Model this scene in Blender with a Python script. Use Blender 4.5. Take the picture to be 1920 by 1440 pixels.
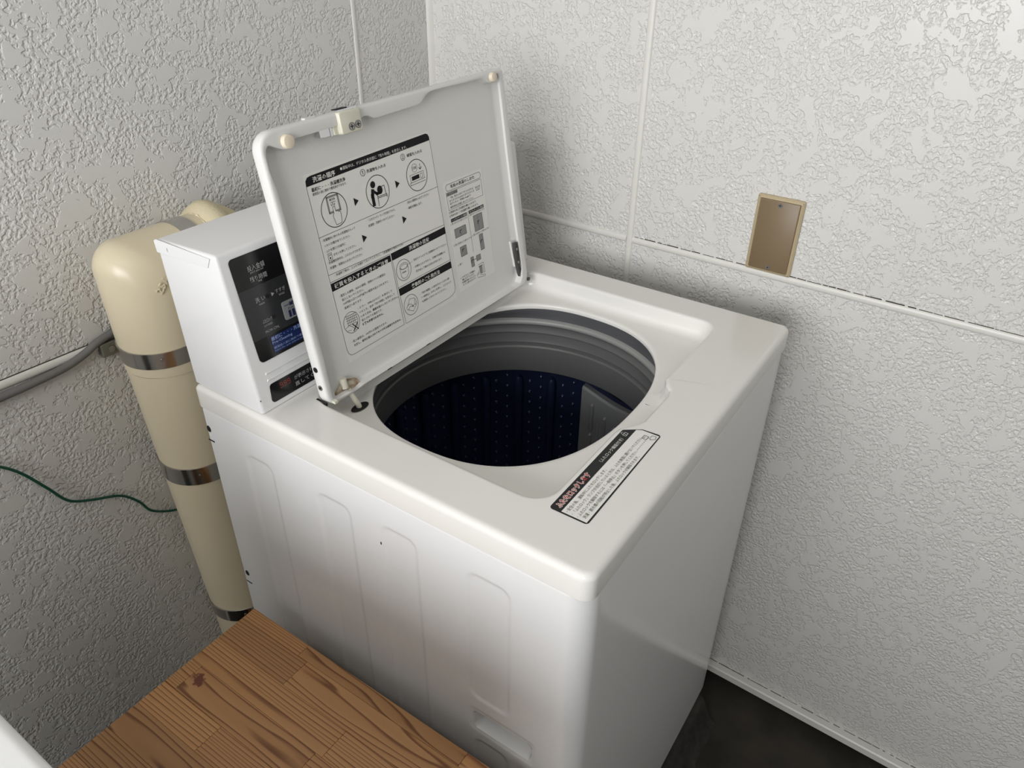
import bpy, bmesh, math, random
import numpy as np
from mathutils import Matrix, Vector, Euler

for o in list(bpy.data.objects): bpy.data.objects.remove(o)
SC = bpy.context.scene; COL = SC.collection
H = 0.95                       # height of the washer's top deck above the floor
PI = math.pi

# ------------------------------------------------------------------ camera, light, exposure
cam = bpy.data.cameras.new('camera'); camo = bpy.data.objects.new('camera', cam); COL.objects.link(camo)
cam.sensor_width = 36; cam.lens = 36*1408.0/1920; cam.clip_start = .02; cam.clip_end = 50
R = [[0.56272, -0.82658, 0.01039], [-0.44050, -0.31047, -0.84236], [0.69951, 0.46944, -0.53882]]
mw = Matrix(((R[0][0], -R[1][0], -R[2][0], -0.43806), (R[0][1], -R[1][1], -R[2][1], -0.20371),
             (R[0][2], -R[1][2], -R[2][2], 0.51686+H), (0, 0, 0, 1)))
camo.matrix_world = mw
SC.camera = camo
world = bpy.data.worlds.new('sky'); SC.world = world; world.use_nodes = True
world.node_tree.nodes['Background'].inputs[0].default_value = (.75, .85, 1, 1)
world.node_tree.nodes['Background'].inputs[1].default_value = 1.0
def area(name, loc, rot, sx, sy, power, color):
    l = bpy.data.lights.new(name, 'AREA'); l.shape = 'RECTANGLE'; l.size = sx; l.size_y = sy; l.energy = power; l.color = color
    o = bpy.data.objects.new(name, l); COL.objects.link(o); o.location = loc; o.rotation_euler = rot
    return o
# daylight entering through the window opening of the left wall
WIN = (-0.92, 0.66, 1.08, 2.22)      # y0, y1, z0, z1
area('window_daylight', (-2.36, (WIN[0]+WIN[1])/2, (WIN[2]+WIN[3])/2), (0, -PI/2, 0), WIN[3]-WIN[2], WIN[1]-WIN[0], 63, (1, .995, .99))
# added ceiling fill lamp that lifts the shaded parts, dim against the daylight
area('added_ceiling_fill', (-1.0, 0.0, 2.40), (0, 0, 0), .25, 1.2, 3.6, (1, .96, .88))
SC.view_settings.view_transform = 'Standard'; SC.view_settings.look = 'None'
SC.view_settings.exposure = 0.03; SC.view_settings.gamma = 1; SC.view_settings.use_curve_mapping = False

# ------------------------------------------------------------------ materials
def mat(name, col, rough=.5, metal=0, spec=.5, coat=0, noise=None, bump=None):
    m = bpy.data.materials.new(name); m.use_nodes = True
    nt = m.node_tree; b = nt.nodes['Principled BSDF']
    b.inputs['Base Color'].default_value = (*col, 1); b.inputs['Roughness'].default_value = rough
    b.inputs['Metallic'].default_value = metal; b.inputs['Specular IOR Level'].default_value = spec
    b.inputs['Coat Weight'].default_value = coat; b.inputs['Coat Roughness'].default_value = .05
    if noise:                                       # (scale, second colour)
        n = nt.nodes.new('ShaderNodeTexNoise'); n.inputs['Scale'].default_value = noise[0]; n.inputs['Detail'].default_value = 5
        tc = nt.nodes.new('ShaderNodeTexCoord'); nt.links.new(tc.outputs['Object'], n.inputs['Vector'])
        r = nt.nodes.new('ShaderNodeValToRGB'); r.color_ramp.elements[0].position = .35; r.color_ramp.elements[1].position = .68
        r.color_ramp.elements[0].color = (*col, 1); r.color_ramp.elements[1].color = (*noise[1], 1)
        nt.links.new(n.outputs['Fac'], r.inputs['Fac']); nt.links.new(r.outputs['Color'], b.inputs['Base Color'])
    if bump:                                        # (scale, strength, distance)
        n = nt.nodes.new('ShaderNodeTexNoise'); n.inputs['Scale'].default_value = bump[0]; n.inputs['Detail'].default_value = 4
        tc = nt.nodes.new('ShaderNodeTexCoord'); nt.links.new(tc.outputs['Object'], n.inputs['Vector'])
        bp = nt.nodes.new('ShaderNodeBump'); bp.inputs['Strength'].default_value = bump[1]; bp.inputs['Distance'].default_value = bump[2]
        nt.links.new(n.outputs['Fac'], bp.inputs['Height']); nt.links.new(bp.outputs['Normal'], b.inputs['Normal'])
    return m

def embossed_wall(name, col):
    m = mat(name, col, .30, spec=.5); nt = m.node_tree; b = nt.nodes['Principled BSDF']; N = nt.nodes.new; L = nt.links.new
    tc = N('ShaderNodeTexCoord')
    big = N('ShaderNodeTexNoise'); big.inputs['Scale'].default_value = 38; big.inputs['Detail'].default_value = 3
    big.inputs['Roughness'].default_value = .58; big.inputs['Distortion'].default_value = .35
    L(tc.outputs['Object'], big.inputs['Vector'])
    r1 = N('ShaderNodeValToRGB'); r1.color_ramp.elements[0].position = .515; r1.color_ramp.elements[1].position = .545
    L(big.outputs['Fac'], r1.inputs['Fac'])
    sm = N('ShaderNodeTexNoise'); sm.inputs['Scale'].default_value = 185; sm.inputs['Detail'].default_value = 1.0
    sm.inputs['Roughness'].default_value = .45; sm.inputs['Distortion'].default_value = .25
    L(tc.outputs['Object'], sm.inputs['Vector'])
    r2 = N('ShaderNodeValToRGB'); r2.color_ramp.elements[0].position = .40; r2.color_ramp.elements[1].position = .60
    L(sm.outputs['Fac'], r2.inputs['Fac'])
    mx = N('ShaderNodeMath'); mx.operation = 'MAXIMUM'
    L(r1.outputs['Color'], mx.inputs[0]); L(r2.outputs['Color'], mx.inputs[1])
    bp = N('ShaderNodeBump'); bp.inputs['Strength'].default_value = .68; bp.inputs['Distance'].default_value = .0018
    L(mx.outputs[0], bp.inputs['Height']); L(bp.outputs['Normal'], b.inputs['Normal'])
    return m

M = {}
M['wall'] = embossed_wall('embossed_wall_panel', (.69, .680, .652))
M['plain_wall'] = mat('plain_wall', (.58, .57, .54), .6)
M['ceiling'] = mat('ceiling_paint', (.62, .61, .59), .8)
M['bead'] = mat('white_bead', (.72, .71, .66), .35)
M['grime'] = mat('grime', (.05, .04, .03), .9)
M['floor'] = mat('dark_concrete', (.020, .017, .013), .85, noise=(9, (.045, .038, .029)), bump=(60, .4, .003))
M['mortar'] = mat('plinth_concrete', (.018, .016, .014), .9, noise=(25, (.045, .041, .035)), bump=(70, .8, .006))
M['enamel'] = mat('white_enamel', (.76, .76, .76), .16, spec=.5)
M['cover'] = mat('white_gloss_plastic', (.80, .785, .745), .17, spec=.5)
M['lid'] = mat('lid_plastic', (.74, .735, .715), .33, spec=.4)
M['darkgrey'] = mat('dark_grey_plastic', (.085, .086, .092), .38)
M['ringgrey'] = mat('balance_ring_grey', (.125, .127, .126), .33)
M['liplight'] = mat('lip_grey', (.28, .28, .27), .4)
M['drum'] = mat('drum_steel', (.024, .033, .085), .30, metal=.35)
M['dimpleglint'] = mat('dimple_glint_steel', (.22, .23, .26), .3, metal=.8)  # lighter tip colour, paints a glint on each drum dimple
M['filter'] = mat('filter_grey', (.26, .265, .27), .4)
M['black'] = mat('black', (.004, .004, .004), .6)
M['panelblack'] = mat('panel_black', (.006, .006, .007), .18)
M['panelgrey'] = mat('panel_grey', (.030, .031, .033), .25)
M['panelblue'] = mat('panel_blue', (.008, .022, .11), .25)
M['paleblue'] = mat('pale_blue_print', (.30, .40, .68), .4)
M['silverprint'] = mat('silver_print', (.42, .42, .42), .4)
M['redprint'] = mat('red_print', (.30, .055, .04), .4)
M['btngrey'] = mat('button_grey', (.30, .31, .31), .35)
M['navyprint'] = mat('navy_print', (.015, .02, .09), .4)
M['sticker'] = mat('sticker_white', (.80, .79, .75), .35)
M['ink'] = mat('sticker_ink', (.008, .008, .010), .6, spec=.2)
M['greyink'] = mat('sticker_grey', (.26, .26, .255), .4)
M['decal'] = mat('decal_white', (.82, .81, .77), .3)
M['decalink'] = mat('decal_ink', (.018, .018, .019), .5, spec=.25)
M['decaltext'] = mat('decal_text', (.10, .09, .08), .4)
M['red'] = mat('decal_red', (.50, .02, .02), .4)
M['ivory'] = mat('ivory_plastic', (.72, .70, .58), .4)
M['cream'] = mat('cream_rubber', (.80, .71, .56), .5)
M['chrome'] = mat('chrome', (.75, .75, .78), .12, metal=1)
M['steel'] = mat('stainless_band', (.55, .53, .51), .16, metal=1)
M['screw'] = mat('screw_steel', (.38, .38, .38), .3, metal=1)
M['darkscrew'] = mat('dark_screw', (.05, .05, .05), .35, metal=.6)
M['hinge'] = mat('hinge_steel', (.10, .10, .10), .4, metal=.5)
M['rust'] = mat('rusty_hinge_boss', (.55, .50, .38), .7, noise=(140, (.20, .09, .04)))
M['pvc'] = mat('cream_pvc', (.70, .615, .44), .30, spec=.5)
M['cloth'] = mat('cloth_tape', (.60, .53, .36), .8, bump=(260, .35, .002))
M['cable'] = mat('grey_cable', (.16, .155, .15), .45)
M['wire'] = mat('green_wire', (.006, .075, .045), .4)
M['bracket'] = mat('bracket_metal', (.20, .20, .17), .4, metal=.5)
M['plate'] = mat('brown_plate', (.205, .145, .080), .42)
M['plateframe'] = mat('beige_plate_frame', (.50, .41, .26), .35)
M['appliance'] = mat('appliance_enamel', (.84, .84, .83), .2)
M['alu'] = mat('window_aluminium', (.5, .5, .5), .35, metal=.9)
gm = mat('window_glass', (1, 1, 1), .02); gb = gm.node_tree.nodes['Principled BSDF']; gb.inputs['Transmission Weight'].default_value = 1; M['glass'] = gm

def wood(nm, freq, dist, amp, mark=None):
    m = mat(nm, (.4, .22, .1), .42); nt = m.node_tree; b = nt.nodes['Principled BSDF']; N = nt.nodes.new; L = nt.links.new
    tc = N('ShaderNodeTexCoord'); oi = N('ShaderNodeObjectInfo')
    cmb = N('ShaderNodeCombineXYZ')
    for i in range(3):
        mu = N('ShaderNodeMath'); mu.operation = 'MULTIPLY'; mu.inputs[1].default_value = (7.3, 13.1, 5.7)[i]
        L(oi.outputs['Random'], mu.inputs[0]); L(mu.outputs[0], cmb.inputs[i])
    ad = N('ShaderNodeVectorMath'); L(tc.outputs['Object'], ad.inputs[0]); L(cmb.outputs[0], ad.inputs[1])
    mp = N('ShaderNodeMapping'); mp.inputs['Scale'].default_value = (1, dist, 1); L(ad.outputs[0], mp.inputs['Vector'])
    n1 = N('ShaderNodeTexNoise'); n1.inputs['Scale'].default_value = 22; n1.inputs['Detail'].default_value = 2.5; L(mp.outputs[0], n1.inputs['Vector'])
    sx = N('ShaderNodeSeparateXYZ'); L(ad.outputs[0], sx.inputs[0])
    # ring coordinate: across the board plus slow distortion
    fr = N('ShaderNodeMath'); fr.operation = 'MULTIPLY_ADD'; fr.inputs[1].default_value = freq; L(sx.outputs['X'], fr.inputs[0])
    ns = N('ShaderNodeMath'); ns.operation = 'MULTIPLY'; ns.inputs[1].default_value = amp; L(n1.outputs['Fac'], ns.inputs[0]); L(ns.outputs[0], fr.inputs[2])
    sn = N('ShaderNodeMath'); sn.operation = 'FRACT'; L(fr.outputs[0], sn.inputs[0])
    rp = N('ShaderNodeValToRGB'); cr = rp.color_ramp
    cr.elements[0].position = 0; cr.elements[0].color = (.52, .278, .116, 1)
    cr.elements[1].position = .70; cr.elements[1].color = (.46, .232, .090, 1)
    e = cr.elements.new(.86); e.color = (.20, .075, .026, 1)
    e = cr.elements.new(.93); e.color = (.22, .088, .032, 1)
    e = cr.elements.new(1.0); e.color = (.50, .265, .110, 1)
    L(sn.outputs[0], rp.inputs['Fac'])
    hv = N('ShaderNodeHueSaturation')
    mr = N('ShaderNodeMapRange'); mr.inputs['To Min'].default_value = .80; mr.inputs['To Max'].default_value = 1.18; L(oi.outputs['Random'], mr.inputs['Value'])
    L(mr.outputs[0], hv.inputs['Value']); L(rp.outputs['Color'], hv.inputs['Color']); L(hv.outputs['Color'], b.inputs['Base Color'])
    if mark:                                        # dark resin mark in one stave (centre x, y in the table's own frame)
        sp = N('ShaderNodeVectorMath'); sp.operation = 'SUBTRACT'; sp.inputs[1].default_value = (mark[0], mark[1], 0); L(tc.outputs['Object'], sp.inputs[0])
        sc = N('ShaderNodeVectorMath'); sc.operation = 'MULTIPLY'; sc.inputs[1].default_value = (1/.0085, 1/.013, 0); L(sp.outputs[0], sc.inputs[0])
        ln = N('ShaderNodeVectorMath'); ln.operation = 'LENGTH'; L(sc.outputs[0], ln.inputs[0])
        n2 = N('ShaderNodeTexNoise'); n2.inputs['Scale'].default_value = 130; n2.inputs['Detail'].default_value = 4; L(tc.outputs['Object'], n2.inputs['Vector'])
        am = N('ShaderNodeMath'); am.operation = 'MULTIPLY_ADD'; am.inputs[1].default_value = 2.4; L(n2.outputs['Fac'], am.inputs[0]); L(ln.outputs['Value'], am.inputs[2])
        r3 = N('ShaderNodeValToRGB'); r3.color_ramp.elements[0].position = .52; r3.color_ramp.elements[1].position = .60
        dv = N('ShaderNodeMath'); dv.operation = 'DIVIDE'; dv.inputs[1].default_value = 3.6; L(am.outputs[0], dv.inputs[0]); L(dv.outputs[0], r3.inputs['Fac'])
        mx = N('ShaderNodeMix'); mx.data_type = 'RGBA'; mx.inputs['A'].default_value = (.15, .042, .022, 1)
        L(r3.outputs['Color'], mx.inputs['Factor']); L(hv.outputs['Color'], mx.inputs['B']); L(mx.outputs['Result'], b.inputs['Base Color'])
    return m
M['wood'] = wood('pine_stave', 210, .045, 8.5)
M['woodwide'] = wood('pine_stave_wide_grain', 62, .09, 7.5, (.045, .224))


# ------------------------------------------------------------------ mesh helpers
class G:
    """vertices and faces of one mesh; materials by key"""
    def __init__(s): s.v = []; s.f = []; s.m = []; s.keys = []
    def mi(s, k):
        if k not in s.keys: s.keys.append(k)
        return s.keys.index(k)
    def add(s, vs, fs, k):
        b = len(s.v); i = s.mi(k)
        s.v += [tuple(p) for p in vs]
        for f in fs: s.f.append(tuple(b+j for j in f)); s.m.append(i)
    def box(s, x0, x1, y0, y1, z0, z1, k, T=None):
        vs = [(x, y, z) for z in (z0, z1) for y in (y0, y1) for x in (x0, x1)]
        if T: vs = [T(p) for p in vs]
        s.add(vs, [(0, 2, 3, 1), (4, 5, 7, 6), (0, 1, 5, 4), (2, 6, 7, 3), (0, 4, 6, 2), (1, 3, 7, 5)], k)
    def loops(s, L, k, cap0=False, cap1=False, close=True):
        n = len(L[0]); vs = [p for l in L for p in l]; fs = []
        for a in range(len(L)-1):
            for i in range(n if close else n-1):
                j = (i+1) % n
                fs.append((a*n+i, a*n+j, (a+1)*n+j, (a+1)*n+i))
        if cap0: fs.append(tuple(reversed(range(n))))
        if cap1: fs.append(tuple((len(L)-1)*n+i for i in range(n)))
        s.add(vs, fs, k)
    def tube(s, pts, r, k, seg=12, caps=True):
        pts = [Vector(p) for p in pts]; rr = r if isinstance(r, (list, tuple)) else [r]*len(pts); L = []
        t0 = (pts[1]-pts[0]).normalized(); up = Vector((0, 0, 1)) if abs(t0.z) < .9 else Vector((1, 0, 0))
        nrm = (up - t0*up.dot(t0)).normalized()
        for i, p in enumerate(pts):
            t = (pts[min(i+1, len(pts)-1)]-pts[max(i-1, 0)]).normalized()
            nrm = (nrm - t*nrm.dot(t)).normalized(); bn = t.cross(nrm)
            L.append([tuple(p + (nrm*math.cos(a)+bn*math.sin(a))*rr[i]) for a in [2*PI*q/seg for q in range(seg)]])
        s.loops(L, k, caps, caps)
    def cyl(s, c, ax, r, h, k, seg=20, r2=None, bev=0):
        c = Vector(c); ax = Vector(ax).normalized(); u = ax.orthogonal().normalized(); w = ax.cross(u); r2 = r if r2 is None else r2
        prof = [(r, 0), (r2, h)] if not bev else [(r, 0), (r2, h-bev), (r2-bev*.3, h-bev*.3), (r2-bev, h)]
        L = [[tuple(c+ax*z+(u*math.cos(a)+w*math.sin(a))*q) for a in [2*PI*i/seg for i in range(seg)]] for q, z in prof]
        s.loops(L, k, True, True)
    def lathe(s, cx, cy, prof, k, seg=128, a0=0, a1=2*PI):
        full = abs(a1-a0-2*PI) < 1e-6; n = seg if full else seg+1
        L = [[(cx+r*math.cos(a0+(a1-a0)*i/seg), cy+r*math.sin(a0+(a1-a0)*i/seg), z) for i in range(n)] for r, z in prof]
        s.loops(L, k, close=full)
    def poly(s, pts, k): s.add(pts, [tuple(range(len(pts)))], k)

def obj(name, g, parent=None, smooth=35, dz=H, origin=None):
    """link G as one mesh object; coordinates are relative to the washer deck (dz lifts them to the room)"""
    P = Vector(parent['o']) if parent is not None else (Vector(origin) if origin else Vector((0, 0, 0)))
    me = bpy.data.meshes.new(name)
    a = np.array(g.v, float).reshape(-1, 3) + np.array([0, 0, dz]) - np.array(P)
    me.from_pydata(a.tolist(), [], g.f)
    for k in g.keys: me.materials.append(M[k])
    me.polygons.foreach_set('material_index', g.m)
    bm = bmesh.new(); bm.from_mesh(me); bmesh.ops.recalc_face_normals(bm, faces=bm.faces); bm.to_mesh(me); bm.free()
    if smooth:
        me.polygons.foreach_set('use_smooth', [True]*len(me.polygons)); me.set_sharp_from_angle(angle=math.radians(smooth))
    me.update()
    o = bpy.data.objects.new(name, me); COL.objects.link(o); o['o'] = tuple(P)
    if parent is not None: o.parent = parent
    elif origin: o.location = origin
    return o
def thing(name, label, cat, loc, group=None):
    o = bpy.data.objects.new(name, None); COL.objects.link(o); o.location = loc; o.empty_display_size = .05
    o['o'] = tuple(loc); o['label'] = label; o['category'] = cat
    if group: o['group'] = group
    return o
def tag(o, label, cat): o['label'] = label; o['category'] = cat; return o
def struct(o): o['kind'] = 'structure'; return o
def flat(g): return g   # readability

def rrect(x0, x1, y0, y1, r, n=10):
    """rounded rectangle polyline, counter-clockwise; r = radius or (bl, br, tr, tl)"""
    r = (r,)*4 if not isinstance(r, (tuple, list)) else r; P = []
    for (cx, cy, q, a) in ((x0+r[0], y0+r[0], r[0], PI), (x1-r[1], y0+r[1], r[1], 1.5*PI), (x1-r[2], y1-r[2], r[2], 0), (x0+r[3], y1-r[3], r[3], .5*PI)):
        for i in range(n+1): P.append((cx+q*math.cos(a+.5*PI*i/n), cy+q*math.sin(a+.5*PI*i/n)))
    return P
def star(poly, c, ang):
    """radius samples of a closed polyline seen from c at the given angles"""
    p = np.array(poly, float)-np.array(c); q = np.roll(p, -1, 0); d = q-p
    out = []
    for a in ang:
        ux, uy = math.cos(a), math.sin(a)
        den = ux*d[:, 1]-uy*d[:, 0]; den[abs(den) < 1e-12] = 1e-12
        t = (p[:, 0]*d[:, 1]-p[:, 1]*d[:, 0])/den; w = (p[:, 0]*uy-p[:, 1]*ux)/den
        ok = (w > -1e-6) & (w < 1+1e-6) & (t > 0)
        r = t[ok].max(); out.append((c[0]+r*ux, c[1]+r*uy))
    return np.array(out)
def offset(loop, d):
    """move a closed sampled loop outwards by d"""
    t = np.roll(loop, -1, 0)-np.roll(loop, 1, 0); n = np.stack([t[:, 1], -t[:, 0]], 1); n /= np.linalg.norm(n, axis=1)[:, None]+1e-12
    return loop+n*d

# flat print: text and line art on a sheet (frame = function (u, v, n) in metres -> point)
TXT = []      # (G, frame, string, u0, v0, width, height, material, lift)
def text(g, fr, s, u0, v0, w, h, k, lift=.0004, bold=0, ext=0): TXT.append((g, fr, s, u0, v0, w, h, k, lift, bold, ext))
def flush_text():
    tmp = []
    for (g, fr, s, u0, v0, w, h, k, lift, bold, ext) in TXT:
        c = bpy.data.curves.new('t', 'FONT'); c.body = s; c.size = 1; c.resolution_u = 1; c.offset = bold
        if ext: c.extrude = .05; c.bevel_depth = .03
        o = bpy.data.objects.new('t', c); COL.objects.link(o); tmp.append(o)
    dg = bpy.context.evaluated_depsgraph_get(); dg.update()
    for o, (g, fr, s, u0, v0, w, h, k, lift, bold, ext) in zip(tmp, TXT):
        me = bpy.data.meshes.new_from_object(o.evaluated_get(dg))
        if len(me.vertices):
            a = np.empty(len(me.vertices)*3); me.vertices.foreach_get('co', a); a = a.reshape(-1, 3)
            x0, x1 = a[:, 0].min(), a[:, 0].max(); y0, y1 = a[:, 1].min(), a[:, 1].max()
            vs = [fr(u0+(x-x0)/(x1-x0)*w, v0+(y-y0)/(y1-y0)*h, lift+z*ext) for x, y, z in a]
            g.add(vs, [tuple(p.vertices) for p in me.polygons], k)
        bpy.data.meshes.remove(me)
    for o in tmp:
        c = o.data; bpy.data.objects.remove(o); bpy.data.curves.remove(c)
    TXT.clear()
def pfill(g, fr, pts, k, n=.0003): g.poly([fr(u, v, n) for u, v in pts], k)
def stroke(g, fr, pts, w, k, n=.0003, closed=False):
    pts = [Vector(p) for p in pts]
    if closed: pts = pts+[pts[0]]
    for a, b in zip(pts[:-1], pts[1:]):
        d = b-a
        if d.length < 1e-7: continue
        d.normalize(); q = Vector((-d.y, d.x))*w/2; e = d*w/2
        g.poly([fr(*(a-q-e), n), fr(*(b-q+e), n), fr(*(b+q+e), n), fr(*(a+q-e), n)], k)
def ring(g, fr, c, r, w, k, n=.0003, seg=40, ry=None):
    ry = ry or r
    L = [[fr(c[0]+(r+s)*math.cos(a), c[1]+(ry+s)*math.sin(a), n) for a in [2*PI*i/seg for i in range(seg)]] for s in (-w/2, w/2)]
    g.loops(L, k)
def disc(g, fr, c, r, k, n=.0003, seg=20, ry=None):
    g.poly([fr(c[0]+r*math.cos(2*PI*i/seg), c[1]+(ry or r)*math.sin(2*PI*i/seg), n) for i in range(seg)], k)
mm = lambda l: [(a/1000, b/1000) for a, b in l]

# ------------------------------------------------------------------ room shell (walls are turned 1.7 degrees against the washer)
YAW = -0.0297; EX = Vector((math.cos(YAW), math.sin(YAW), 0)); EY = Vector((-math.sin(YAW), math.cos(YAW), 0)); O = Vector((.7423, .7813, 0))
def WL(a, b, z): return tuple(O+EX*a+EY*b+Vector((0, 0, z)))
TW = lambda p: WL(*p)
LX, FY, CZ = -2.40, -3.1, 1.50      # left wall, front wall (room frame), ceiling (above deck)

def beadstrip(axis, a0, a1, c, w, d, k, wall):
    """half-round moulding on a wall; axis 'z' or 'h'"""
    g = G(); L = []
    for t in (a0, a1):
        l = []
        for i in range(9):
            q = PI*i/8; s = c+math.cos(q)*w/2; h = -math.sin(q)*d
            if wall == 'right': l.append(WL(h, s, t) if axis == 'z' else WL(h, t, s))
            else: l.append(WL(s, h, t) if axis == 'z' else WL(t, h, s))
        l.append(tuple((Vector(l[0])+Vector(l[-1]))/2)); L.append(l)
    g.loops(L, k, True, True); return g

VS, HS = -.4505, .0165               # right wall: vertical and horizontal seam
g = G(); g.box(.008, .10, FY-.1, .10, -.93, CZ, 'plain_wall', TW); wr = struct(obj('wall_right', g))
for (b0, b1, z0, z1) in ((VS+.002, -.002, HS+.002, CZ), (FY, VS-.002, HS+.002, CZ), (VS+.002, -.002, -.915, HS-.002), (FY, VS-.002, -.915, HS-.002)):
    g = G(); g.box(0, .008, b0, b1, z0, z1, 'wall', TW); obj('wall_panel', g, wr, smooth=0)
obj('seam_bead', beadstrip('z', -.915, CZ, VS, .0125, .0035, 'bead', 'right'), wr)
for (b0, b1) in ((FY, VS-.006), (VS+.006, -.004)):
    obj('seam_bead', beadstrip('h', b0, b1, HS-.0005, .0125, .0035, 'bead', 'right'), wr)
rnd = random.Random(4); g = G()
b = -.46
while b > -1.25:                      # black grime sitting in the open joint above the bead
    l = rnd.uniform(.004, .022); h = rnd.uniform(.0005, .0016)
    g.box(-.0008, .0, b-l, b, HS+.0056, HS+.0056+h, 'grime', TW); b -= l+rnd.uniform(.0, .006)
b = -.70
while b > -1.3:
    l = rnd.uniform(.004, .03); g.box(-.0008, .0, b-l, b, -.9055, -.9055+rnd.uniform(.0006, .0018), 'grime', TW); b -= l+rnd.uniform(0, .012)
o = obj('joint_grime', g, wr, smooth=0); o['kind'] = 'stuff'; o['label'] = 'black grime in the panel joint'

BV, BH = -.1885, -.0196              # back wall seams
g = G(); g.box(LX, .10, .008, .10, -.95, CZ, 'plain_wall', TW); wb = struct(obj('wall_back', g))
for (a0, a1, z0, z1) in ((BV+.002, -.002, BH, CZ), (-1.9, BV-.002, BH, CZ), (LX, -1.904, BH, CZ), (BV+.002, -.002, -.915, BH-.004), (-1.9, BV-.002, -.915, BH-.004), (LX, -1.904, -.915, BH-.004)):
    g = G(); g.box(a0, a1, 0, .008, z0, z1, 'wall', TW); obj('wall_panel', g, wb, smooth=0)
obj('seam_bead', beadstrip('z', BH+.006, CZ, BV, .009, .0018, 'bead', 'back'), wb)
obj('seam_bead', beadstrip('h', LX, -.004, BH, .0125, .004, 'bead', 'back'), wb)
g = G(); g.box(LX, -.1, -.0006, 0, BH+.0062, BH+.0075, 'grime', TW); o = obj('joint_grime', g, wb, smooth=0); o['kind'] = 'stuff'; o['label'] = 'thin dark joint line above the bead'

g = G(); L = []                       # corner moulding
for z in (-.915, CZ):
    L.append([WL(0, 0, z), WL(-.009, 0, z), WL(-.0065, -.0035, z), WL(-.0035, -.0065, z), WL(0, -.009, z)])
g.loops(L, 'bead', True, True); struct(obj('trim_1', g))
g = G(); L = []                       # sill along the foot of the right wall
for b in (FY, -.002):
    L.append([WL(0, b, -.905), WL(-.0145, b, -.905), WL(-.017, b, -.9075), WL(-.017, b, -.923), WL(0, b, -.923)])
g.loops(L, 'bead', True, True); struct(obj('baseboard_right', g, smooth=20))
g = G(); L = []
for a in (LX, -.02):
    L.append([WL(a, 0, -.905), WL(a, -.0145, -.905), WL(a, -.017, -.9075), WL(a, -.017, -.923), WL(a, 0, -.923)])
g.loops(L, 'bead', True, True); struct(obj('baseboard_back', g, smooth=20))
g = G(); g.box(LX-.1, .15, FY-.1, .15, -1.0, -.95, 'floor', TW)
g.box(.012, .10, FY, .1, -.95, -.915, 'floor', TW); struct(obj('floor', g, smooth=0))
g = G(); g.box(LX-.1, .12, FY-.1, .12, CZ, CZ+.08, 'ceiling', TW); struct(obj('ceiling', g, smooth=0))
g = G(); g.box(LX, .1, FY-.1, FY, -.95, CZ, 'plain_wall', TW); struct(obj('wall_front', g, smooth=0))
y0, y1, z0, z1 = WIN[0]-O.y, WIN[1]-O.y, WIN[2]-H, WIN[3]-H
g = G()
for (b0, b1, c0, c1) in ((FY, y0, -.95, CZ), (y1, .1, -.95, CZ), (y0, y1, -.95, z0), (y0, y1, z1, CZ)):
    g.box(LX-.1, LX, b0, b1, c0, c1, 'plain_wall', TW)
struct(obj('wall_left', g, smooth=0))
g = G()
for (b0, b1, c0, c1) in ((y0, y0+.03, z0, z1), (y1-.03, y1, z0, z1), (y0, y1, z0, z0+.03), (y0, y1, z1-.03, z1), ((y0+y1)/2-.018, (y0+y1)/2+.018, z0, z1)):
    g.box(LX-.055, LX-.02, b0, b1, c0, c1, 'alu', TW)
struct(obj('window_1', g, smooth=0))

# ------------------------------------------------------------------ blank wall plate
pl = thing('wall_plate', 'brown blanking plate in a beige frame with two screws on the right wall', 'wall plate', WL(0, -.701, .083+H))
def TPl(p): return WL(-p[0], -.701+p[1], .083+p[2])
g = G(); g.loops([[TPl((n, b, z)) for b, z in rrect(-.0355-e, .0355+e, -.0605-e, .0605+e, .002+e, 3)] for n, e in ((.0005, .001), (.004, .001), (.0065, -.001), (.0075, -.0035), (.0065, -.0045))], 'plateframe', True, True)
obj('frame', g, pl)
g = G(); g.loops([[TPl((n, b, z)) for b, z in rrect(-.0312-e, .0305+e, -.0565-e, .0565+e, .002, 3)] for n, e in ((.006, 0), (.0085, 0), (.009, -.0006))], 'plate', True, True)
obj('cover_plate', g, pl)
def TPn(p): return TPl((p[2], p[0], p[1]))
for z in (.050, -.051):
    g = G(); g.cyl(TPl((.0088, -.001, z)), -EX, .0032, .0012, 'screw', 14)
    f = lambda u, v, n: TPl((n, -.001+u, z+v))
    stroke(g, f, [(-.002, 0), (.002, 0)], .0008, 'black', .0102); stroke(g, f, [(0, -.002), (0, .002)], .0008, 'black', .0102)
    obj('screw', g, pl)

# ------------------------------------------------------------------ washing machine
X0, X1, Y0, Y1 = 0.0, .6, 0.0, .5775
wm = thing('washing_machine', 'white coin operated top loading washing machine with its lid propped open', 'washing machine', (.3, .29, H-.884))

# cabinet: sheet-metal body with pressed ribs and a grip recess on the left side
def sdr(y, z, y0, y1, z0, z1, r):
    qx = np.abs(y-(y0+y1)/2)-(y1-y0)/2+r; qz = np.abs(z-(z0+z1)/2)-(z1-z0)/2+r
    return np.hypot(np.maximum(qx, 0), np.maximum(qz, 0))+np.minimum(np.maximum(qx, qz), 0)-r
def step(d, w): t = np.clip(.5-d/w, 0, 1); return t*t*(3-2*t)
cols = []
ys = np.arange(.5745, .031, -.0024)
for y in ys: cols.append((.003, y, -1, 0, 1))
rc = .027
for i in range(1, 13): a = .5*PI*i/13; cols.append((.003+rc-rc*math.cos(a), .003+rc-rc*math.sin(a), 0, 0, 0))
for i in range(0, 25): t = i/24; x = .003+rc+(.591-rc-.008)*t; cols.append((x, .003-.0016*math.sin(PI*t)**.8, 0, 0, 0))
for i in range(1, 6): a = .5*PI*i/5; cols.append((.586+.008*math.sin(a), .011-.008*math.cos(a), 0, 0, 0))
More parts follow.
